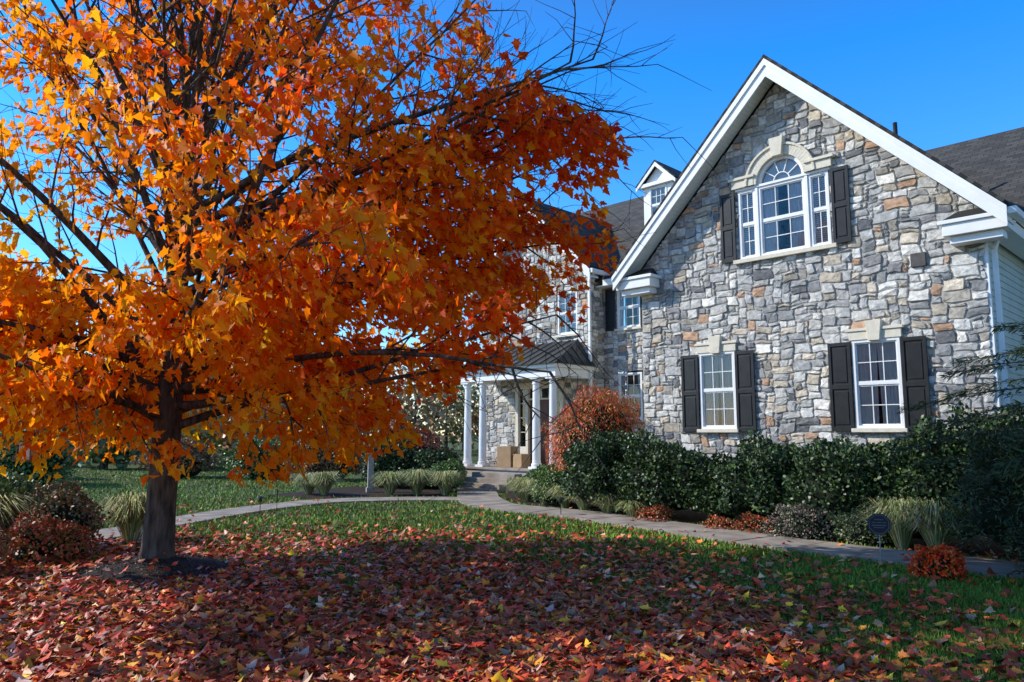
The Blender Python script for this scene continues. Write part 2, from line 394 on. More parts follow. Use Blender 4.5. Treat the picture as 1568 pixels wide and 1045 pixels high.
    stops=np.array([-1.8,-.8,.2,1.2,2.3]); cs=np.array([(1.0,.56,.015),(1.0,.40,.008),(1.0,.24,.005),(.95,.11,.005),(.68,.03,.006)])
    c=np.column_stack([np.interp(t,stops,cs[:,q]) for q in range(3)])*(1+R.normal(0,.05,(n,1)))
    print('maple leaves',n)
    leaves('leaves',pos,d,nr,.08+.055*R.random(n),np.clip(c,0,.98),M_leaf,MAPLE,tree)
build_maple()
def mound(name,cx,cy,r,h,mat,seg=40,rings=9):
    v=[(cx,cy,h)];f=[]
    for i in range(1,rings+1):
        q=i/rings
        for j in range(seg):
            a=2*math.pi*j/seg; rr=r*q*(1+.08*math.sin(3*a+1)+.05*math.sin(7*a))
            z=h*(1-q**1.6)+random.uniform(-.008,.012); z=-.02 if i==rings else z
            v.append((cx+rr*math.cos(a),cy+rr*math.sin(a),z))
    for j in range(seg): f.append((0,1+j,1+(j+1)%seg))
    for i in range(rings-1):
        for j in range(seg):
            a=1+i*seg+j;b=1+i*seg+(j+1)%seg; f.append((a,a+seg,b+seg,b))
    return mesh(name,v,f,mat,None,True)
mound('mulch_ring',TREE[0]+.05,TREE[1]-.1,.95,.17,M_mulch)
n=5000; a=R.random(n)*2*np.pi; rr=np.sqrt(R.random(n))*.93
pos=np.column_stack([TREE[0]+.05+rr*np.cos(a),TREE[1]-.1+rr*np.sin(a),.17*(1-(rr/.95)**1.6)+.012])
leaves('mulch_chips',pos,R.normal(0,1,(n,3))*np.array([1,1,.4]),R.normal(0,.4,(n,3))+np.array([0,0,1]),.02+.035*R.random(n),palette([(.03,.02,.015),(.08,.055,.04),(.14,.11,.09)],[4,3,1],n),M_fallen,NARROW)

# ------------------------------------------------------------ house
house=empty('stone_house',(5.52,14.88,0),math.radians(-45))
STONE=[(.43,.42,.40),(.58,.56,.52),(.30,.295,.29),(.55,.475,.375),(.49,.31,.20),(.68,.645,.585),(.20,.20,.205),(.41,.37,.31)]
SW=[5.5,5.5,3.0,2.4,1.0,2.8,1.4,1.8]
def clip(poly,planes):
    for (a,b,c) in planes:
        out=[]
        for i in range(len(poly)):
            p=poly[i];q=poly[(i+1)%len(poly)]
            dp=a*p[0]+b*p[1]-c; dq=a*q[0]+b*q[1]-c
            if dp<=0: out.append(p)
            if (dp<0<dq) or (dq<0<dp):
                t=dp/(dp-dq); out.append((p[0]+t*(q[0]-p[0]),p[1]+t*(q[1]-p[1])))
        poly=out
        if len(poly)<3: return []
    return poly
def stone_wall(name,x0,x1,z0,z1,blocked,planes,mapf,parent,seed=1,cw=.088,ch=.070):
    rn=random.Random(seed)
    nx=int(round((x1-x0)/cw)); nz=int(round((z1-z0)/ch)); cw=(x1-x0)/nx; ch=(z1-z0)/nz
    occ=[[blocked(x0+(i+.5)*cw,z0+(k+.5)*ch) for i in range(nx)] for k in range(nz)]
    mv=[];mf=[]
    for k in range(nz):
        i=0
        while i<nx:
            if occ[k][i]: i+=1; continue
            j=i
            while j<nx and not occ[k][j]: j+=1
            pl=clip([(x0+i*cw,z0+k*ch),(x0+j*cw,z0+k*ch),(x0+j*cw,z0+(k+1)*ch),(x0+i*cw,z0+(k+1)*ch)],planes)
            if pl:
                b=len(mv); mv+=[mapf(p[0],p[1],0) for p in pl]; mf.append(tuple(range(b,b+len(pl))))
            i=j
    mesh(name+'_mortar',mv,mf,M_mortar,parent)
    def warp(x,z): return (x+.018*math.sin(5.1*z+3*x+seed)+.012*math.sin(13*z+seed)+.008*math.sin(23*z+9*x),z+.018*math.sin(3.7*x+seed*2)+.012*math.sin(11*x+4*z)+.007*math.sin(19*x-7*z))
    v=[];f=[];c=[]
    for k in range(nz):
        for i in range(nx):
            if occ[k][i]: continue
            w=rn.choice([2,2,3,3,4,4,5]); h=rn.choice([1,2,2,2,3,3]); 
            if h==1: w=rn.choice([2,3,4])
            def fits(w,h):
                return i+w<=nx and k+h<=nz and all(not occ[kk][ii] for kk in range(k,k+h) for ii in range(i,i+w))
            while not fits(w,h):
                if w>1 and (w>=h or h==1): w-=1
                elif h>1: h-=1
                else: break
            for kk in range(k,k+h):
                for ii in range(i,i+w): occ[kk][ii]=True
            ax,bx,az,bz=x0+i*cw,x0+(i+w)*cw,z0+k*ch,z0+(k+h)*ch
            g=.009; e=lambda:rn.uniform(.004,.036)
            e1,e2,e3,e4=e(),e(),e(),e(); mx=(ax+bx)/2+rn.uniform(-.05,.05)*w*.5; jz=lambda:rn.uniform(-.008,.012)
            pl=[(ax+g+e1,az+g),(mx,az+g+jz()),(bx-g-e2,az+g),(bx-g,az+g+e2*.8),(bx-g-jz(),(az+bz)/2),(bx-g,bz-g-e3*.8),(bx-g-e3,bz-g),(mx,bz-g-jz()),(ax+g+e4,bz-g),(ax+g,bz-g-e4*.8),(ax+g+jz(),(az+bz)/2),(ax+g,az+g+e1*.8)]
            pl=[warp(*p) for p in pl]
            pl=clip(pl,planes+[(1,0,x1),(-1,0,-x0)])
            if len(pl)<3: continue
            cx=sum(p[0] for p in pl)/len(pl); cz=sum(p[1] for p in pl)/len(pl)
            dep=rn.uniform(.014,.042); tx=rn.uniform(-.08,.08); tz=rn.uniform(-.12,.12)
            b=len(v);m=len(pl)
            ins=.012
            for p in pl: v.append(mapf(p[0],p[1],.0))
            for p in pl:
                L=math.hypot(p[0]-cx,p[1]-cz)+1e-6; s=max(0,1-ins/L)
                v.append(mapf(cx+(p[0]-cx)*s,cz+(p[1]-cz)*s,max(.008,dep+tx*(p[0]-cx)+tz*(p[1]-cz)+rn.uniform(-.008,.008))))
            v.append(mapf(cx+rn.uniform(-.03,.03),cz+rn.uniform(-.02,.02),dep+rn.uniform(0,.014)))
            for q in range(m):
                q2=(q+1)%m; f.append((b+q,b+q2,b+m+q2,b+m+q)); f.append((b+m+q,b+m+q2,b+2*m))
            col=STONE[rn.choices(range(8),SW)[0]]; s=rn.uniform(.78,1.2)
            c+=[(col[0]*s,col[1]*s,col[2]*s,1)]*(2*m+1)
    mesh(name+'_stones',v,f,M_stone,parent,False,c)
WIN1=(-1.58,1.70,3.33,.86); WIN2=(1.66,1.70,3.33,.86)
def blk_front(x,z):
    for (cx,za,zb,w_) in (WIN1,WIN2):
        if abs(x-cx)<w_/2+.02 and za-.05<z<zb+.02: return True
    if abs(x)<1.0 and 5.2<z<6.75: return True
    if z>=6.7 and math.hypot(x,z-6.75)<.56: return True
    return False
AP=8.88
stone_wall('front_wall',-3.5,3.5,0,8.9,blk_front,[(1,1,AP),(-1,1,AP)],lambda a,b,d:(a,-d,b),house,3)
sh=Acc(); sh.box(-3.5,-3.3,.02,3.5,0,5.3); sh.box(3.28,3.47,.02,3.5,0,5.3)
sh.box(-12.0,-11.8,2.9,9,0,6.4); sh.box(-7.6,-7.42,2.9,3.5,0,6.4); sh.box(-12,14,14,14.2,0,5.5); sh.box(13.9,14.1,3.5,14,0,5.2)
sh.make('side_walls',M_sidi,house)
ib=Acc(); ib.prism([(-3.28,0),(3.26,0),(3.26,5.2),(0,8.4),(-3.28,5.2)],.7,.75); ib.make('room_back',M_dark,house)
def siding(name,a0,a1,z0,z1,mapf,parent):
    v=[];f=[];z=z0
    while z<z1:
        t=min(z+.125,z1); k=len(v)
        v+=[mapf(a0,z,.022),mapf(a1,z,.022),mapf(a1,t,.006),mapf(a0,t,.006),mapf(a0,z,.0),mapf(a1,z,.0)]
        f+=[(k,k+1,k+2,k+3),(k,k+4,k+5,k+1)]; z=t
    mesh(name,v,f,M_sidi,parent)
siding('side_siding',.10,3.4,0.3,5.25,lambda a,b,d:(3.48+d,a,b),house)
siding('right_siding',3.6,13.9,.3,5.2,lambda a,b,d:(a,3.5-d,b),house)
box('corner_board',3.47,3.53,-.0,.10,0,5.1,M_white,house)
def roof_quad(name,p,parent,mat=None,th=.06):
    p=[Vector(q) for q in p]; nn=(p[1]-p[0]).cross(p[3]-p[0]).normalized()
    if nn.z<0: nn=-nn
    v=p+[q-nn*th for q in p]
    f=[(0,1,2,3),(7,6,5,4),(0,4,5,1),(1,5,6,2),(2,6,7,3),(3,7,4,0)]
    o=mesh(name,v,f,mat or M_shingle,parent)
    uv=o.data.uv_layers.new(name='UVMap'); ex=(p[1]-p[0]).normalized(); ey=nn.cross(ex)
    for l in o.data.loops:
        q=Vector(v[l.vertex_index])-p[0]; uv.data[l.index].uv=(q.dot(ex),q.dot(ey))
    return o
def gable_trim(pref,cx,half,zap,y0,ov,depth_back,parent,overside=.45,fh=.26):
    tip=half+overside; yF=y0-ov
    for s,nm in ((-1,'left'),(1,'right')):
        roof_quad(pref+'_roof_'+nm,[(cx+s*tip,yF-.03,zap-tip+.02),(cx+s*tip,depth_back,zap-tip+.02),(cx,depth_back,zap+.02),(cx,yF-.03,zap+.02)],parent,th=.05)
        a=Acc(); off=.055*1.414
        a.prism([(cx,zap-off),(cx+s*tip,zap-tip-off),(cx+s*tip,zap-tip-off-fh*1.2),(cx,zap-off-fh*1.414)],yF,yF+.035)
        a.prism([(cx,zap-off+.01),(cx+s*(tip+.01),zap-tip-off),(cx+s*(tip+.01),zap-tip-off-.10),(cx,zap-off-.13)],yF-.03,yF-.001)
        a.make(pref+'_rake_board_'+nm,M_white,parent)
        zs=zap-off-.16*1.414
        b=Acc(); L=tip*1.414; t=0
        while t<L-.02:
            t2=min(t+.085,L); x_a=t/1.414;x_b=t2/1.414
            b.prism([(cx+s*x_a,zs-x_a),(cx+s*x_b,zs-x_b),(cx+s*x_b,zs-x_b+.02),(cx+s*x_a,zs-x_a+.02)],yF+.036,y0+.0)
            t+=.094
        b.prism([(cx,zs+.022),(cx+s*tip,zs-tip+.022),(cx+s*tip,zs-tip+.035),(cx,zs+.035)],yF+.036,y0)
        b.make(pref+'_soffit_'+nm,M_white,parent)
gable_trim('gable',0,3.5,9.27,0,.52,8.0,house)
for s,nm in ((-1,'left'),(1,'right')):
    a=Acc(); x0,x1=sorted((s*2.98,s*3.93))
    a.box(x0,x1,-.42,-.03,4.93,5.13); x0b,x1b=sorted((s*2.92,s*3.97)); a.box(x0b,x1b,-.46,-.0,5.132,5.20)
    x0b,x1b=sorted((s*3.06,s*3.84)); a.box(x0b,x1b,-.32,-.03,4.80,4.928)
    if s>0: a.box(3.55,3.93,-.028,3.4,4.93,5.12)
    a.make('eave_return_'+nm,M_white,house,bev=.008)
    xi,xo=s*2.98,s*3.90
    mesh('return_cap_'+nm,[(xi,-.43,5.203),(xo,-.43,5.203),(xo,-.03,5.203),(xi,-.03,5.203),(s*3.15,-.03,5.42),(xo,-.03,5.42)],[(0,1,5,4),(0,4,3),(1,2,5)],M_shingle,house)
g=Acc(); g.box(3.94,4.07,-.42,3.2,5.13,5.25)
g.box(3.56,3.64,.12,.20,.2,4.7); g.tube([(3.60,.16,4.68),(3.66,.16,4.85),(3.95,.0,5.1)],.04,6)
g.make('gutter_and_downspout',M_white,house,bev=.01)
def dh_window(pref,cx,z0,z1,w,y,parent,cols=3,rows=2,blinds=False,sill=True,sheer=.5):
    fr=Acc(); t=.05; x0,x1=cx-w/2,cx+w/2; zm=(z0+z1)/2
    fr.box(x0,x0+t,y-.02,y+.10,z0,z1); fr.box(x1-t,x1,y-.02,y+.10,z0,z1); fr.box(x0+t,x1-t,y-.02,y+.10,z1-t,z1); fr.box(x0+t,x1-t,y-.02,y+.10,z0,z0+t)
    fr.box(x0+t,x1-t,y+.004,y+.046,zm-.022,zm+.022)
    s=.028; xa,xb=x0+t,x1-t
    for (za,zb,yy) in ((z0+t,zm-.022,y+.024),(zm+.022,z1-t,y+.006)):
        fr.box(xa,xa+s,yy,yy+.022,za,zb); fr.box(xb-s,xb,yy,yy+.022,za,zb); fr.box(xa+s,xb-s,yy,yy+.022,za,za+s); fr.box(xa+s,xb-s,yy,yy+.022,zb-s,zb)
        for i in range(1,cols):
            q=xa+s+(xb-xa-2*s)*i/cols; fr.box(q-.008,q+.008,yy+.004,yy+.016,za+s,zb-s)
        for i in range(1,rows):
            q=za+s+(zb-za-2*s)*i/rows; fr.box(xa+s,xb-s,yy+.006,yy+.014,q-.008,q+.008)
    fr.make(pref+'_window_frame',M_white,parent)
    gv=[];gf=[]
    for (za,zb,yy) in ((z0+t,zm-.022,y+.042),(zm+.022,z1-t,y+.024)):
        k=len(gv); gv+=[(xa,yy,za),(xb,yy,za),(xb,yy,zb),(xa,yy,zb)]; gf.append((k,k+1,k+2,k+3))
    mesh(pref+'_glass',gv,gf,M_glass,parent)
    v=[];f=[]
    if blinds:
        b=Acc(); z=z0+t
        while z<z1-t-.03: b.box(xa+.003,xb-.003,y+.062,y+.064,z,z+.034); z+=.042
        b.make(pref+'_blinds',M_curtain,parent)
    else:
        for s_ in (-1,1):
            k=len(v); N=26
            for i in range(N+1):
                q=i/N; topx=cx+s_*(w/2-.052-q*(w-.104)*sheer); botx=cx+s_*(w/2-.052-q*(w-.104)*(sheer-.05))
                yy=y+.066+.010*math.sin(i*1.35)
                v+=[(botx,yy,z0+t),(( topx+botx)/2,yy,zm),(topx,yy,z1-t)]
            for i in range(N): 
                a=k+3*i; f+=[(a,a+3,a+4,a+1),(a+1,a+4,a+5,a+2)]
        mesh(pref+'_curtains',v,f,M_curtain,parent,True)
    rm=Acc(); rm.box(x0-.05,x1+.05,y+.45,y+.5,z0-.1,z1+.1); rm.make(pref+'_dark_room',M_dark,parent)
    if sill: box(pref+'_sill',x0-.06,x1+.06,y-.10,y+.02,z0-.075,z0-.003,M_cream,parent,.008)
def lintel(pref,cx,z,w,y,parent):
    a=Acc(); a.box(cx-w/2-.03,cx+w/2+.03,y-.075,y-.0,z,z+.16); a.box(cx-w/2-.07,cx+w/2+.07,y-.10,y-.0,z+.162,z+.215)
    a.prism([(cx-.10,z-.03),(cx+.10,z-.03),(cx+.145,z+.34),(cx-.145,z+.34)],y-.13,y+.0)
    a.make(pref+'_lintel',M_cream,parent,bev=.006)
def shutter(pref,x0,x1,z0,z1,y,parent):
    a=Acc(); s=.055
    a.box(x0,x0+s,y-.030,y,z0,z1); a.box(x1-s,x1,y-.030,y,z0,z1)
    zm=z0+(z1-z0)*.5
    for (p,q) in ((z0,z0+.09),(zm-.045,zm+.045),(z1-.07,z1)): a.box(x0+s,x1-s,y-.028,y,p,q)
    a.box(x0+s,x1-s,y-.010,y,z0+.09,z1-.07)
    for (p,q) in ((z0+.13,zm-.085),(zm+.085,z1-.11)): a.box(x0+s+.03,x1-s-.03,y-.022,y-.0105,p,q)
    a.make(pref+'_shutter',M_black,parent,bev=.004)
for pref,(cx,za,zb,w_) in (('lower_left',WIN1),('lower_right',WIN2)):
    dh_window(pref,cx,za,zb,w_-.02,-.035,house)
    lintel(pref,cx,zb+.0,w_,-.0,house)
    shutter(pref+'_l',cx-w_/2-.43,cx-w_/2-.01,za-.06,zb-.02,-.055,house); shutter(pref+'_r',cx+w_/2+.01,cx+w_/2+.43,za-.06,zb-.02,-.055,house)
def palladian():
    z0=5.24; z1=6.72
    dh_window('upper_center',0,z0,z1,1.0,-.01,house,3,2,sill=False,sheer=.4)
    dh_window('upper_left',-.76,z0,z1,.40,-.005,house,2,2,blinds=True,sill=False)
    dh_window('upper_right',.76,z0,z1,.40,-.005,house,2,2,blinds=True,sill=False)
    m=Acc()
    for s in (-1,1): m.box(*(sorted((s*.502,s*.556))),-.05,.1,z0,z1)
    m.box(-1.0,1.0,-.06,.08,z1+.001,z1+.05)
    def arc(r0,r1,ya,yb,zc,n=26,a0=0,a1=math.pi):
        for i in range(n):
            t0=a0+(a1-a0)*i/n;t1=a0+(a1-a0)*(i+1)/n
            m.prism([(r0*math.cos(t0),zc+r0*math.sin(t0)),(r1*math.cos(t0),zc+r1*math.sin(t0)),(r1*math.cos(t1),zc+r1*math.sin(t1)),(r0*math.cos(t1),zc+r0*math.sin(t1))],ya,yb)
    zc=z1+.052
    arc(.44,.50,-.03,.08,zc); arc(.16,.178,.01,.035,zc)
    for a_ in (36,72,108,144):
        t=math.radians(a_); dx,dz=math.cos(t),math.sin(t); px,pz=-dz*.009,dx*.009
        m.prism([(dx*.178+px,zc+dz*.178+pz),(dx*.178-px,zc+dz*.178-pz),(dx*.44-px,zc+dz*.44-pz),(dx*.44+px,zc+dz*.44+pz)],.012,.033)
    m.make('upper_window_mullions',M_white,house)
    v=[(0,.04,zc)]+[(.45*math.cos(math.pi*i/24),.04,zc+.45*math.sin(math.pi*i/24)) for i in range(25)]
    mesh('fan_glass',v,[(0,i+1,i+2) for i in range(24)],M_glass,house)
    v=[(0,.09,zc)]+[(.44*math.cos(math.pi*i/24),.09,zc+.44*math.sin(math.pi*i/24)) for i in range(25)]
    mesh('fan_shade',v,[(0,i+1,i+2) for i in range(24)],M_curtain,house)
    m=Acc()
    def arc2(r0,r1,ya,yb,n=28):
        for i in range(n):
            t0=math.pi*i/n;t1=math.pi*(i+1)/n
            m.prism([(r0*math.cos(t0),zc+r0*math.sin(t0)),(r1*math.cos(t0),zc+r1*math.sin(t0)),(r1*math.cos(t1),zc+r1*math.sin(t1)),(r0*math.cos(t1),zc+r0*math.sin(t1))],ya,yb)
    arc2(.505,.70,-.10,0); arc2(.70,.75,-.135,0)
    for s in (-1,1):
        xa,xb=sorted((s*.56,s*1.06)); m.box(xa,xb,-.11,0,z1+.052,z1+.22); xa,xb=sorted((s*.53,s*1.12)); m.box(xa,xb,-.15,0,z1+.222,z1+.28)
    m.prism([(-.10,zc+.47),(.10,zc+.47),(.15,zc+.86),(-.15,zc+.86)],-.19,0)
    m.box(-1.08,1.08,-.11,.0,z0-.085,z0-.003)
    m.make('upper_window_surround',M_cream,house,bev=.006)
    shutter('upper_l',-1.36,-1.02,z0-.02,z1,-.055,house); shutter('upper_r',1.02,1.36,z0-.02,z1,-.055,house)
palladian()
box('wall_vent',2.35,2.6,-.075,-.0,4.55,4.8,noise_mat('vent_mat',(.08,.07,.07),(.11,.1,.1),10),house,.01)
def zl(y): return 10.7-.76*(9-y)
def zr(y): return 9.8-.76*(9-y)
roof_quad('main_roof_left',[(-13,3.05,zl(3.05)),(-3.0,3.05,zl(3.05)),(-3.0,9,10.7),(-13,9,10.7)],house)
roof_quad('main_roof_left_back',[(-13,15,zl(3.0)),(-3.0,15,zl(3)),(-3.0,9,10.7),(-13,9,10.7)],house)
roof_quad('main_roof_right',[(-3.0,3.05,zr(3.05)),(15,3.05,zr(3.05)),(15,9,9.8),(-3.0,9,9.8)],house)
roof_quad('main_roof_right_back',[(-3.0,15,zr(3)),(15,15,zr(3)),(15,9,9.8),(-3,9,9.8)],house)
mesh('roof_step',[(-3.0,3.05,zl(3.05)-.05),(-3.0,9,10.65),(-3.0,15,zl(3)-.05)],[(0,1,2)],M_sidi,house)
box('main_eave_left',-7.0,-3.55,3.0,3.12,zl(3.05)-.22,zl(3.05)-.03,M_white,house,.01)
box('main_soffit_left',-7.35,-3.55,3.12,3.5,zl(3.05)-.20,zl(3.05)-.16,M_white,house)
box('main_eave_right',4.1,15,3.0,3.12,zr(3.05)-.22,zr(3.05)-.03,M_white,house,.01)
a=Acc(); a.tube([(.85,4.5,8.2),(.85,4.5,9.1)],.05,10); a.make('vent_pipe',M_black,house,True)
RW=(-6.42,.86)
def blk_rec(x,z): return abs(x-RW[0])<RW[1]/2+.02 and (4.65<z<5.95 or 1.95<z<3.4)
stone_wall('recess_wall',-7.38,-3.5,0,6.0,blk_rec,[],lambda a,b,d:(a,3.5-d,b),house,8)
dh_window('recess_upper',RW[0],4.7,5.93,.84,3.5,house,sheer=.2); dh_window('recess_lower',RW[0],2.0,3.37,.84,3.5,house,sheer=.2)
shutter('recess_l',RW[0]-.82,RW[0]-.45,4.66,5.93,3.445,house); shutter('recess_r',RW[0]+.45,RW[0]+.82,4.66,5.93,3.445,house)
WC=-9.69; WA=8.78
def blk_wing(x,z):
    if abs(x-(-9.35))<1.02 and .5<z<3.05: return True
    for cx in (-11.05,-8.2):
        if abs(x-cx)<.40 and 4.55<z<5.95: return True
    return False
stone_wall('wing_wall',-12.0,-7.38,0,8.75,blk_wing,[(1,1,WC+WA),(-1,1,-WC+WA)],lambda a,b,d:(a,2.8-d,b),house,21)
stone_wall('wing_side_wall',2.8,3.5,0,6.4,lambda x,z:False,[],lambda a,b,d:(-7.38+d,a,b),house,22)
for cx,nm in ((-11.05,'wing_l'),(-8.2,'wing_r')): dh_window(nm,cx,4.6,5.92,.78,2.8,house)
gable_trim('wing',WC,2.31,9.15,2.8,.40,8.2,house,.38)
a=Acc(); a.box(-7.02,-6.9,2.4,3.4,6.28,6.40); a.box(-7.30,-7.22,2.66,2.73,.3,6.2); a.tube([(-7.26,2.7,6.18),(-7.0,2.6,6.3)],.04,6); a.make('wing_gutter',M_white,house)
box('dormer_front_l',-6.85,-6.62,5.0,5.05,7.4,9.45,M_white,house); box('dormer_front_r',-5.98,-5.75,5.0,5.05,7.4,9.45,M_white,house)
box('dormer_front_b',-6.62,-5.98,5.0,5.05,7.4,8.15,M_white,house)
dh_window('dormer',-6.3,8.15,9.35,.64,5.0,house,3,2,blinds=True)
box('dormer_side_l',-6.85,-6.80,5.05,7.6,7.4,9.45,M_sidi,house); box('dormer_side_r',-5.80,-5.75,5.05,7.6,7.4,9.45,M_sidi,house)
a=Acc(); a.prism([(-6.85,9.45),(-5.75,9.45),(-6.3,10.0)],5.0,5.05); a.box(-7.0,-5.6,4.86,5.0,9.36,9.47); a.make('dormer_pediment',M_white,house)
for s in (-1,1):
    roof_quad('dormer_roof',[(-6.3+s*.74,4.82,9.44),(-6.3+s*.74,8.4,9.44),(-6.3,8.4,10.16),(-6.3,4.82,10.16)],house,th=.04)
    a=Acc(); a.prism([(-6.3,10.10),(-6.3+s*.73,9.39),(-6.3+s*.73,9.27),(-6.3,9.96)],4.83,4.86); a.make('dormer_rake',M_white,house)
pz=.6
a=Acc(); a.box(-11.5,-7.2,1.1,2.78,0,pz-.06); a.make('porch_base',M_mortar,house)
box('porch_floor',-11.55,-7.15,1.05,2.78,pz-.06,pz,M_path,house,.01)
for i in range(4):
    box('porch_step_%d'%i,-10.25,-8.45,1.05-.3*(i+1),1.05-.3*i-.002,-.02,pz-.13*(i+1)+.0,M_path,house,.012)
col=Acc()
for cx in (-11.15,-10.46,-8.2,-7.55):
    prof=[(0,.145),(.05,.15),(.09,.145),(.10,.12),(.14,.125),(.18,.118),(.9,.117),(1.6,.108),(2.36,.098),(2.37,.115),(2.42,.115),(2.43,.10),(2.47,.13),(2.5,.14)]
    col.tube([(cx,1.38,pz+.07+p[0]*.99) for p in prof],[p[1] for p in prof],20)
    col.box(cx-.17,cx+.17,1.21,1.55,pz+.001,pz+.068); col.box(cx-.16,cx+.16,1.22,1.54,pz+2.546,pz+2.60)
col.make('porch_columns',M_white,house)
a=Acc(); a.box(-11.4,-7.3,1.2,1.56,pz+2.602,pz+2.85); a.box(-11.5,-7.2,1.10,1.60,pz+2.852,pz+2.95)
a.box(-7.62,-7.3,1.562,2.78,pz+2.602,pz+2.85); a.box(-7.66,-7.2,1.602,2.78,pz+2.852,pz+2.95); a.box(-11.4,-11.1,1.562,2.78,pz+2.602,pz+2.85)
a.box(-11.1,-7.62,1.57,2.78,pz+2.80,pz+2.84)
a.make('porch_entablature',M_white,house)
ez=pz+2.955
hip=[(-11.6,1.0,ez),(-7.1,1.0,ez),(-7.1,2.78,ez),(-11.6,2.78,ez),(-10.9,2.78,ez+.85),(-7.8,2.78,ez+.85)]
mesh('porch_metal_roof',hip,[(0,1,5,4),(1,2,5),(0,4,3),(0,3,2,1)],M_metal,house)
a=Acc()
for i in range(12):
    x=-11.4+i*.37; f=1.0
    if x<-10.9: f=(x+11.6)/.7
    if x>-7.8: f=(-7.1-x)/.7
    a.tube([(x,.99,ez+.012),(x,.99+1.78*f,ez+.012+.85*f)],.014,4)
for i in range(5):
    y_=1.0+.35*(i+.5); f=(y_-1.0)/1.78
    a.tube([(-7.1,y_,ez+.012),(-7.1-.7*f,y_,ez+.012+.85*f)],.014,4)
a.tube([(-7.1,1.0,ez+.01),(-7.8,2.78,ez+.86)],.022,5); a.make('roof_seams',M_metal,house)
M_door=noise_mat('door_paint',(.10,.035,.02),(.14,.05,.03),5,.4,.05)
a=Acc()
for (x0,x1) in ((-10.36,-10.24),(-9.90,-9.80),(-8.90,-8.80),(-8.46,-8.34)): a.box(x0,x1,2.70,2.90,pz,3.0)
a.box(-10.4,-8.3,2.68,2.90,3.001,3.2); a.box(-10.24,-9.9,2.74,2.8,pz,1.2); a.box(-8.8,-8.46,2.74,2.8,pz,1.2); a.box(-9.8,-8.9,2.74,2.8,2.65,2.7)
for z in (1.65,2.1,2.55):
    a.box(-10.24,-9.9,2.76,2.79,z-.01,z+.01); a.box(-8.8,-8.46,2.76,2.79,z-.01,z+.01)
a.make('door_frame',M_cream,house)
a=Acc(); a.box(-9.79,-8.91,2.80,2.85,pz,2.649)
for (x0,x1) in ((-9.70,-9.40),(-9.30,-9.0)):
    for (q,p) in ((.75,1.25),(1.4,2.0),(2.1,2.5)): a.box(x0,x1,2.785,2.80,q,p)
a.make('front_door',M_door,house,bev=.005)
a=Acc(); a.box(-10.24,-9.9,2.81,2.814,1.2,3.0); a.box(-8.8,-8.46,2.81,2.814,1.2,3.0); a.box(-9.8,-8.9,2.81,2.814,2.7,3.0); a.make('door_glass',M_glass,house)
box('hall_dark',-10.4,-8.3,3.3,3.35,pz,3.1,M_dark,house)
M_card=noise_mat('cardboard',(.36,.23,.12),(.42,.28,.16),5,.85,.05)
from math import radians
def parcel(x,y,w_,d_,h_,rz):
    e=empty('cardboard_box')
    m=Matrix.Translation((5.52,14.88,0))@Matrix.Rotation(radians(-45),4,'Z')@Matrix.Translation((x,y,pz+.001))@Matrix.Rotation(rz,4,'Z')
    e.matrix_world=m
    box('carton',-w_/2,w_/2,-d_/2,d_/2,0,h_,M_card,e,.008)
    box('tape',-.03,.03,-d_/2-.003,d_/2+.003,h_+.0005,h_+.003,noise_mat('tape',(.4,.3,.18),(.42,.32,.2),5,.3,0),e)
    a=Acc(); a.box(-w_/2+.0,w_/2,-.003-.0,.003,h_+.0035,h_+.004); a.make('flap_seam',M_dark,e)
parcel(-9.75,1.75,.5,.4,.62,.2); parcel(-9.2,1.8,.4,.35,.4,-.1)

# ------------------------------------------------------------ vegetation
def ico(r=1,sub=3):
    import bmesh
    bm=bmesh.new(); bmesh.ops.create_icosphere(bm,subdivisions=sub,radius=r)
    v=[p.co.copy() for p in bm.verts]; f=[tuple(q.index for q in fa.verts) for fa in bm.faces]; bm.free(); return v,f
IV,IF=ico()
def lump(D,seed,amp):
    x,y,z=D[:,0],D[:,1],D[:,2]
    return 1+amp*(np.sin(3.1*x+seed)*np.sin(2.7*y+2*seed)+.7*np.sin(5.3*z+3.9*x+seed*3)+.5*np.sin(8*y-6*x+seed)+.4*np.sin(11*x+9*z+seed))/1.6
def bush(name,c,rad,n,ls,cols,w,seed=0,amp=.14,tm=OVAL,mat=None,droop=0,core=True,sprigs=0):
    e=empty(name,(c[0],c[1],0))
    D=nrm(R.normal(0,1,(n,3))); D[:,2]=np.where(D[:,2]<-.5,-D[:,2],D[:,2])
    L=lump(D,seed,amp); rr=(.72+.30*R.random(n)**.6)*L
    if sprigs:
        S=nrm(R.normal(0,1,(sprigs,3))); dd=D@S.T; j=dd.argmax(1); mx=dd.max(1); rr*=1+.20*np.clip((mx-.96)/.04,0,1)*(R.random(sprigs)[j])
    pos=D*rr[:,None]*np.array(rad)+np.array([0,0,c[2]])
    ok=pos[:,2]>.02; pos=pos[ok]; D=D[ok]; m=len(pos)
    d=D*.7+R.normal(0,.6,(m,3)); d[:,2]-=droop; d[:,2]+=.2
    nr=D+R.normal(0,.5,(m,3)); nr[:,2]+=.4
    col=palette(cols,w,m,.25)
    leaves('foliage',pos,d,nr,ls*(.7+.6*R.random(m)),col,mat or M_shrub,tm,e)
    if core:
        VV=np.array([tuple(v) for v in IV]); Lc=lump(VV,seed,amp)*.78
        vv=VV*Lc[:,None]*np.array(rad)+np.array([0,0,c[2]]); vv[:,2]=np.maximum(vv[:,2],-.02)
        mesh('dark_shade_core',vv,IF,M_core,e)  # solid near-black core, its colour standing in for shade inside the foliage
    return e
DG=[(.030,.06,.018),(.052,.095,.026),(.10,.16,.04),(.018,.04,.014)]; DW=[4,4,1.5,3.4]
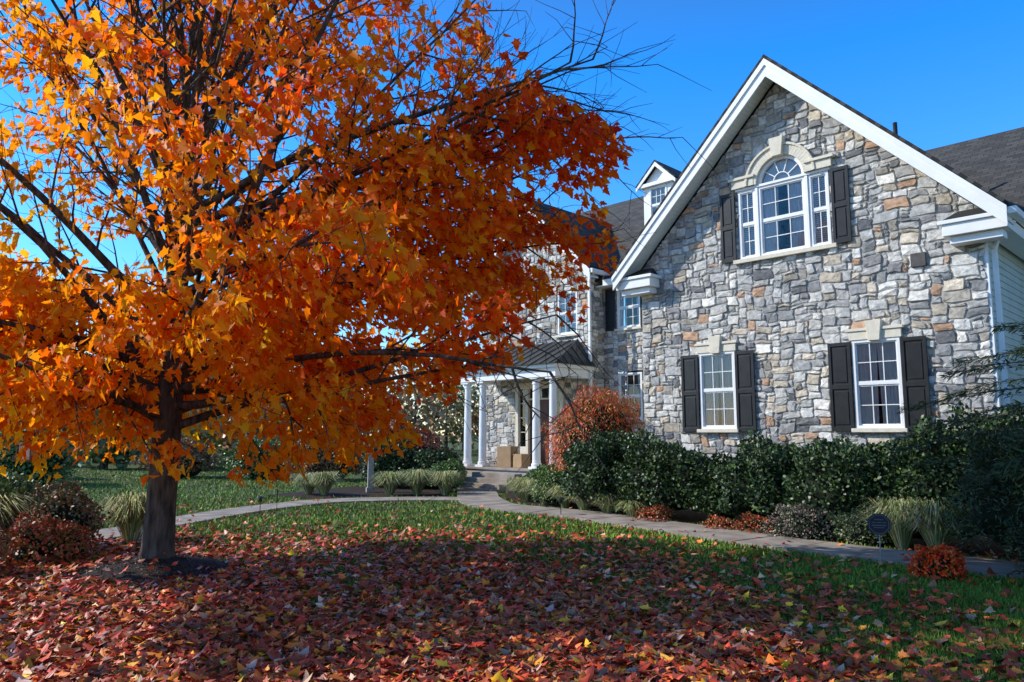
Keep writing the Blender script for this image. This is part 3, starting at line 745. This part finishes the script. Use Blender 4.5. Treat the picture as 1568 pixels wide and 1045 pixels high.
hedge=[(1.85,15.85,.78,.95,.76),(2.5,15.1,.5,.6,.44),(3.05,14.65,.88,1.0,.73),(3.75,13.8,.55,.6,.44),(4.3,13.35,.88,1.0,.66),(4.95,12.5,.5,.5,.40),(5.4,12.1,.95,1.0,.74),(5.95,11.3,.5,.5,.46),(6.3,11.2,.9,.9,.80),(6.8,10.5,.9,.9,.88)]
for i,(x,y,rx,ry,hz) in enumerate(hedge):
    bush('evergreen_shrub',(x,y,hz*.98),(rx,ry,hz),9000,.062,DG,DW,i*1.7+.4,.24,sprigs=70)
bush('yew_shrub',(6.35,9.0,.85),(.95,.8,.9),16000,.07,[(.025,.05,.018),(.04,.075,.02),(.08,.10,.03)],[4,3,1],2.2,.25,NARROW,sprigs=40)
bush('yew_shrub',(5.9,7.6,.35),(.9,.6,.55),9000,.06,[(.02,.04,.014),(.03,.05,.015)],[4,3],5.2,.2,NARROW)
def conifer(x,y,h,r):
    e=empty('conifer_tree',(x,y,0)); a=Acc(); a.tube([(0,0,-.02),(0,0,h)],[.08,.01],8)
    P_=[];D_=[]
    for i in range(80):
        z=.5+(h-.6)*(i/80); az=i*2.4; L=r*(1-(z/h)**3)*min(1,.45+(z-.5)/2.2)+.15; up=.24
        pts=[(L*t*math.cos(az),L*t*math.sin(az),z+up*L*t-.10*(L*t)**2) for t in (0,.25,.5,.75,1)]
        a.tube(pts,[.018,.013,.010,.007,.003],5,False)
        for k in range(480):
            t=random.random()**.6; b=Vector((L*t*math.cos(az),L*t*math.sin(az),z+up*L*t-.10*(L*t)**2))
            q=random.uniform(-1,1); 
            sd=Vector((-math.sin(az),math.cos(az),0))*q*.34*(1.15-t)*min(L,1.4)
            P_.append(tuple(b+sd+Vector((0,0,random.gauss(0,.02)-abs(sd.length)*.25)))); D_.append((math.cos(az)*.6+sd.x*4,math.sin(az)*.6+sd.y*4,random.gauss(-.15,.35)))
    a.make('trunk_and_boughs',M_bark,e,True)
    n=len(P_); leaves('needles',np.array(P_),np.array(D_),R.normal(0,.4,(n,3))+np.array([0,0,1]),.06+.05*R.random(n),palette([(.02,.05,.018),(.04,.075,.022)],[1,1],n),M_shrub,NARROW,e)
conifer(7.6,8.5,3.45,3.4)
bush('weeping_japanese_maple',(2.0,18.2,1.28),(1.2,1.05,1.28),16000,.085,[(.55,.06,.02),(.62,.14,.02),(.32,.04,.02),(.16,.20,.03),(.75,.24,.03)],[4,3.5,2,2.4,1.6],1.1,.16,NARROW,droop=1.3,sprigs=50)
G2=[(.08,.15,.04),(.13,.21,.05),(.17,.23,.07)]
bush('boxwood_shrub',(.9,19.9,.35),(.55,.5,.4),3500,.05,G2,[2,2,1],3)
bush('boxwood_shrub',(1.1,17.2,.35),(.6,.6,.42),4000,.05,G2,[2,2,1],4)
for (x,y,h_) in ((2.55,13.95,.16),(3.95,12.3,.18),(3.5,12.8,.12)):
    bush('barberry_shrub',(x,y,h_*.7),(.28,.28,h_),900,.035,[(.40,.06,.03),(.50,.10,.03),(.12,.12,.03),(.16,.16,.05)],[2,2,1,1],x,.35,core=False,sprigs=12)
bush('heather_shrub',(4.6,11.8,.2),(.6,.45,.34),4200,.035,[(.20,.15,.14),(.14,.17,.09),(.26,.17,.14)],[2,2,1],2,.2,sprigs=30)
bush('heather_shrub',(5.2,11.2,.2),(.5,.45,.30),3500,.035,[(.13,.18,.07),(.19,.17,.11)],[2,1],7,.2,sprigs=30)
bush('chrysanthemum_plant',(4.72,8.55,.15),(.24,.23,.21),2400,.035,[(.95,.10,.012),(.85,.04,.012),(.95,.22,.02),(.06,.10,.02)],[4,3,1,1.4],2,.25,OVAL,M_fallen,sprigs=20)
bush('evergreen_shrub',(-2.3,22.6,.5),(.8,.7,.65),5000,.07,DG,DW,2,.2)
bush('evergreen_shrub',(-3.6,22.9,.6),(.9,.8,.8),6000,.07,DG,DW,5,.2)
bush('boxwood_shrub',(-1.8,21.2,.4),(.5,.5,.45),3500,.05,G2,[2,2,1],9)
bush('burning_bush',(-3.4,25.0,.9),(1.2,1.0,1.0),8000,.08,[(.36,.09,.06),(.28,.12,.07),(.20,.16,.08)],[3,3,2],4,.25,sprigs=30)
bush('burning_bush',(-6.4,26.5,.6),(1.3,1.0,.8),7000,.08,[(.32,.12,.07),(.22,.20,.07),(.45,.18,.07)],[3,3,1],6,.25,sprigs=30)
bush('boxwood_shrub',(-8.9,27.5,.6),(1.4,1.0,.8),8000,.08,G2,[2,2,1],8,.25)
bush('barberry_shrub',(-12.2,28,.6),(1.2,1.0,.8),6000,.08,[(.34,.11,.07),(.24,.20,.07)],[1,1],12,.25,sprigs=30)
bush('boxwood_shrub',(-15.5,24,.7),(1.6,1.2,1.0),9000,.09,G2,[2,2,1],3,.25,sprigs=30)
bush('boxwood_shrub',(-18.5,27,.8),(1.8,1.2,1.1),9000,.09,[(.12,.14,.05),(.20,.17,.07),(.10,.15,.05)],[2,2,1],13,.25,sprigs=30)
bush('heather_shrub',(-6.15,10.3,.35),(.55,.55,.48),6000,.045,[(.10,.14,.05),(.21,.15,.07),(.30,.10,.05)],[3,2,1.4],3,.3,sprigs=40)
bush('barberry_shrub',(-5.75,9.6,.2),(.42,.42,.32),3600,.045,[(.40,.08,.04),(.20,.15,.04),(.5,.12,.04)],[2,2,1],6,.3,sprigs=30)
bush('evergreen_shrub',(-7.4,10.6,.45),(.8,.7,.5),8000,.055,G2,[3,2,1],7,.25,sprigs=30)
bush('barberry_shrub',(-6.4,8.7,.22),(.6,.45,.34),5000,.045,[(.30,.11,.05),(.20,.15,.05),(.45,.16,.05)],[2,2,1],9,.3,sprigs=30)
def tuft(name,x,y,n,h,sp,cols,w,wd=.006,z=0):
    a=R.random(n)*2*np.pi; out=np.stack([np.cos(a),np.sin(a)],1); l=h*(.6+.5*R.random(n)); s=sp*(.15+R.random(n))
    b=np.stack([x+out[:,0]*.08*R.random(n),y+out[:,1]*.08*R.random(n)],1); side=np.stack([-out[:,1],out[:,0]],1)*wd
    V=np.zeros((n,7,3))
    for k,(t,zz,ww) in enumerate(((0,0,.8),(.3,.62,1),(.7,.95,.8))):
        c=b+out*(s*t)[:,None]
        V[:,2*k,:2]=c+side*ww; V[:,2*k+1,:2]=c-side*ww; V[:,2*k,2]=V[:,2*k+1,2]=z+l*zz
    V[:,6,:2]=b+out*(s*1.15)[:,None]; V[:,6,2]=z+l*(.88-.3*R.random(n))
    return bulk(name,V,[[0,1,3,2],[2,3,5,4],[4,5,6]],M_grass,palette(cols,w,n,.2))
OG=[(.26,.31,.11),(.42,.43,.22),(.58,.54,.32),(.13,.20,.07)]; OW=[3,3,2,2]
for (x,y,h_,s_) in ((.35,18.2,.5,.42),(.75,17.35,.5,.45),(1.15,16.6,.5,.42),(.2,19.1,.5,.4),(1.5,15.95,.48,.38),(1.9,15.2,.42,.35),(2.3,14.6,.34,.3),
                    (-1.75,20.0,.62,.5),(-2.5,20.1,.65,.55),(-3.2,20.0,.6,.5),(-4.9,19.9,.6,.5),(-5.4,20.3,.55,.5),
                    (5.45,10.75,.68,.5),(5.75,10.4,.7,.5),(-5.6,11.3,.7,.5),(-6.9,10.0,.8,.6)):
    tuft('ornamental_grass',x,y,900,h_,s_,OG,OW,.007)
def distant():
    P_=[];C_=[];tr=Acc()
    specs=[]
    for i in range(34):
        az=math.radians(-46+i*1.75+random.uniform(-.8,.8)); dd=random.uniform(45,80); specs.append((dd*math.sin(az),dd*math.cos(az),random.uniform(4.0,7) if i%4 else random.uniform(7,9)))
    for i in range(12): specs.append((random.uniform(-40,-12),random.uniform(34,42),random.uniform(3,4.5)))
    pal=[(.18,.24,.09),(.32,.28,.12),(.44,.25,.12),(.42,.20,.17),(.21,.27,.10),(.55,.36,.14)]
    for i,(x,y,hh) in enumerate(specs):
        tr.tube([(x,y,-.1),(x+.1,y,hh*.7)],[.2,.05],6)
        n=1100; D=nrm(R.normal(0,1,(n,3))); L=lump(D,i*1.3,.3)
        p=D*((.45+.6*R.random(n))*L)[:,None]*np.array([hh*.42,hh*.42,hh*.47])+np.array([x,y,hh*.52]); P_.append(p)
        c=np.array(random.choice(pal)); C_.append(np.clip(c*(1+R.normal(0,.3,(n,1))),.01,1))
    P_=np.vstack(P_);C_=np.vstack(C_); n=len(P_); e=empty('distant_trees'); tr.make('trunks',M_bark,e)
    leaves('crowns',P_,R.normal(0,1,(n,3)),R.normal(0,1,(n,3)),.28+.25*R.random(n),C_,M_shrub,OVAL,e)
distant()

# ------------------------------------------------------------ small objects
s=empty('yard_sign',(4.5,9.42,0),math.radians(-20)); a=Acc(); a.tube([(0,0,-.1),(0,0,.42)],.008,8); a.make('stake',noise_mat('alu',(.3,.3,.3),(.4,.4,.4),9,.4,0),s)
M_navy=noise_mat('sign_navy',(.012,.014,.03),(.018,.02,.04),5,.4,0)
oc=[( .135*math.cos(math.pi/8+i*math.pi/4),.5+.135*math.sin(math.pi/8+i*math.pi/4)) for i in range(8)]
a=Acc(); a.prism(oc,-.012,.004); a.make('panel',M_navy,s)
a=Acc(); o2=[(p[0]*.9,.5+(p[1]-.5)*.9) for p in oc]; 
for i in range(8):
    j=(i+1)%8; p,q=o2[i],o2[j]; f_=.93
    a.prism([p,q,(q[0]*f_,.5+(q[1]-.5)*f_),(p[0]*f_,.5+(p[1]-.5)*f_)],-.015,-.0122)
for (x0,x1,z0_,z1_) in ((-.08,-.03,.515,.525),(-.02,.03,.515,.525),(.04,.08,.515,.525),(-.08,.08,.48,.492),(-.06,.06,.455,.463),(-.05,.05,.55,.56)): a.box(x0,x1,-.015,-.0122,z0_,z1_)
a.make('lettering',noise_mat('sign_print',(.10,.10,.12),(.13,.13,.15),5,.5,0),s)
def path_light(x,y):
    s=empty('garden_path_light',(x,y,0)); a=Acc(); a.tube([(0,0,-.05),(0,0,.30)],.008,8); a.tube([(0,0,.26),(0,0,.28),(0,0,.33)],[.03,.035,.035],12)
    a.tube([(0,0,.332),(0,0,.35),(0,0,.375)],[.085,.06,.01],14); a.make('lamp_head_and_stake',M_black,s)
path_light(-5.0,15.2); path_light(.95,14.9)
s=empty('garden_post',(-3.9,21.0,0),.3); a=Acc(); a.box(-.075,.075,-.075,.075,-.05,1.02); a.box(-.10,.10,-.10,.10,1.022,1.06); a.box(-.11,.11,-.11,.11,0,.14)
a.v+= [(-.085,-.085,1.062),(.085,-.085,1.062),(.085,.085,1.062),(-.085,.085,1.062),(0,0,1.15)]; k=len(a.v)-5; a.f+=[(k,k+1,k+4),(k+1,k+2,k+4),(k+2,k+3,k+4),(k+3,k,k+4)]
a.make('post_and_cap',noise_mat('weathered_wood',(.26,.24,.21),(.42,.40,.36),14,.85,.3),s,bev=.004)
s=empty('bird_feeder',(-5.75,9.0,0)); a=Acc(); a.tube([(0,0,1.62),(.02,0,2.6)],.004,5)
a.prism([(-.13,1.52),(.13,1.52),(0,1.63)],-.11,.11); a.box(-.11,.11,-.10,.10,1.28,1.30); a.box(-.11,-.10,-.1,.1,1.30,1.34); a.box(.10,.11,-.1,.1,1.30,1.34)
for px in (-.08,.08):
    for py in (-.07,.07): a.tube([(px,py,1.3),(px,py,1.52)],.006,5)
a.make('roof_tray_and_wire',noise_mat('cedar',(.18,.10,.06),(.25,.15,.09),12,.8,.1),s)
a=Acc(); a.box(-.065,.065,-.055,.055,1.302,1.50); a.make('seed_hopper',M_curtain,s)
s=empty('flagpole',(-10.5,30,0)); a=Acc(); a.tube([(0,0,-.1),(0,0,.3),(0,0,7.4)],[.10,.07,.045],12); a.tube([(0,0,7.4),(0,0,7.45),(0,0,7.52),(0,0,7.57)],[.02,.07,.07,.01],10); a.make('pole_and_ball',noise_mat('galv',(.3,.32,.35),(.4,.42,.45),5,.4,0),s,True)
print('done')
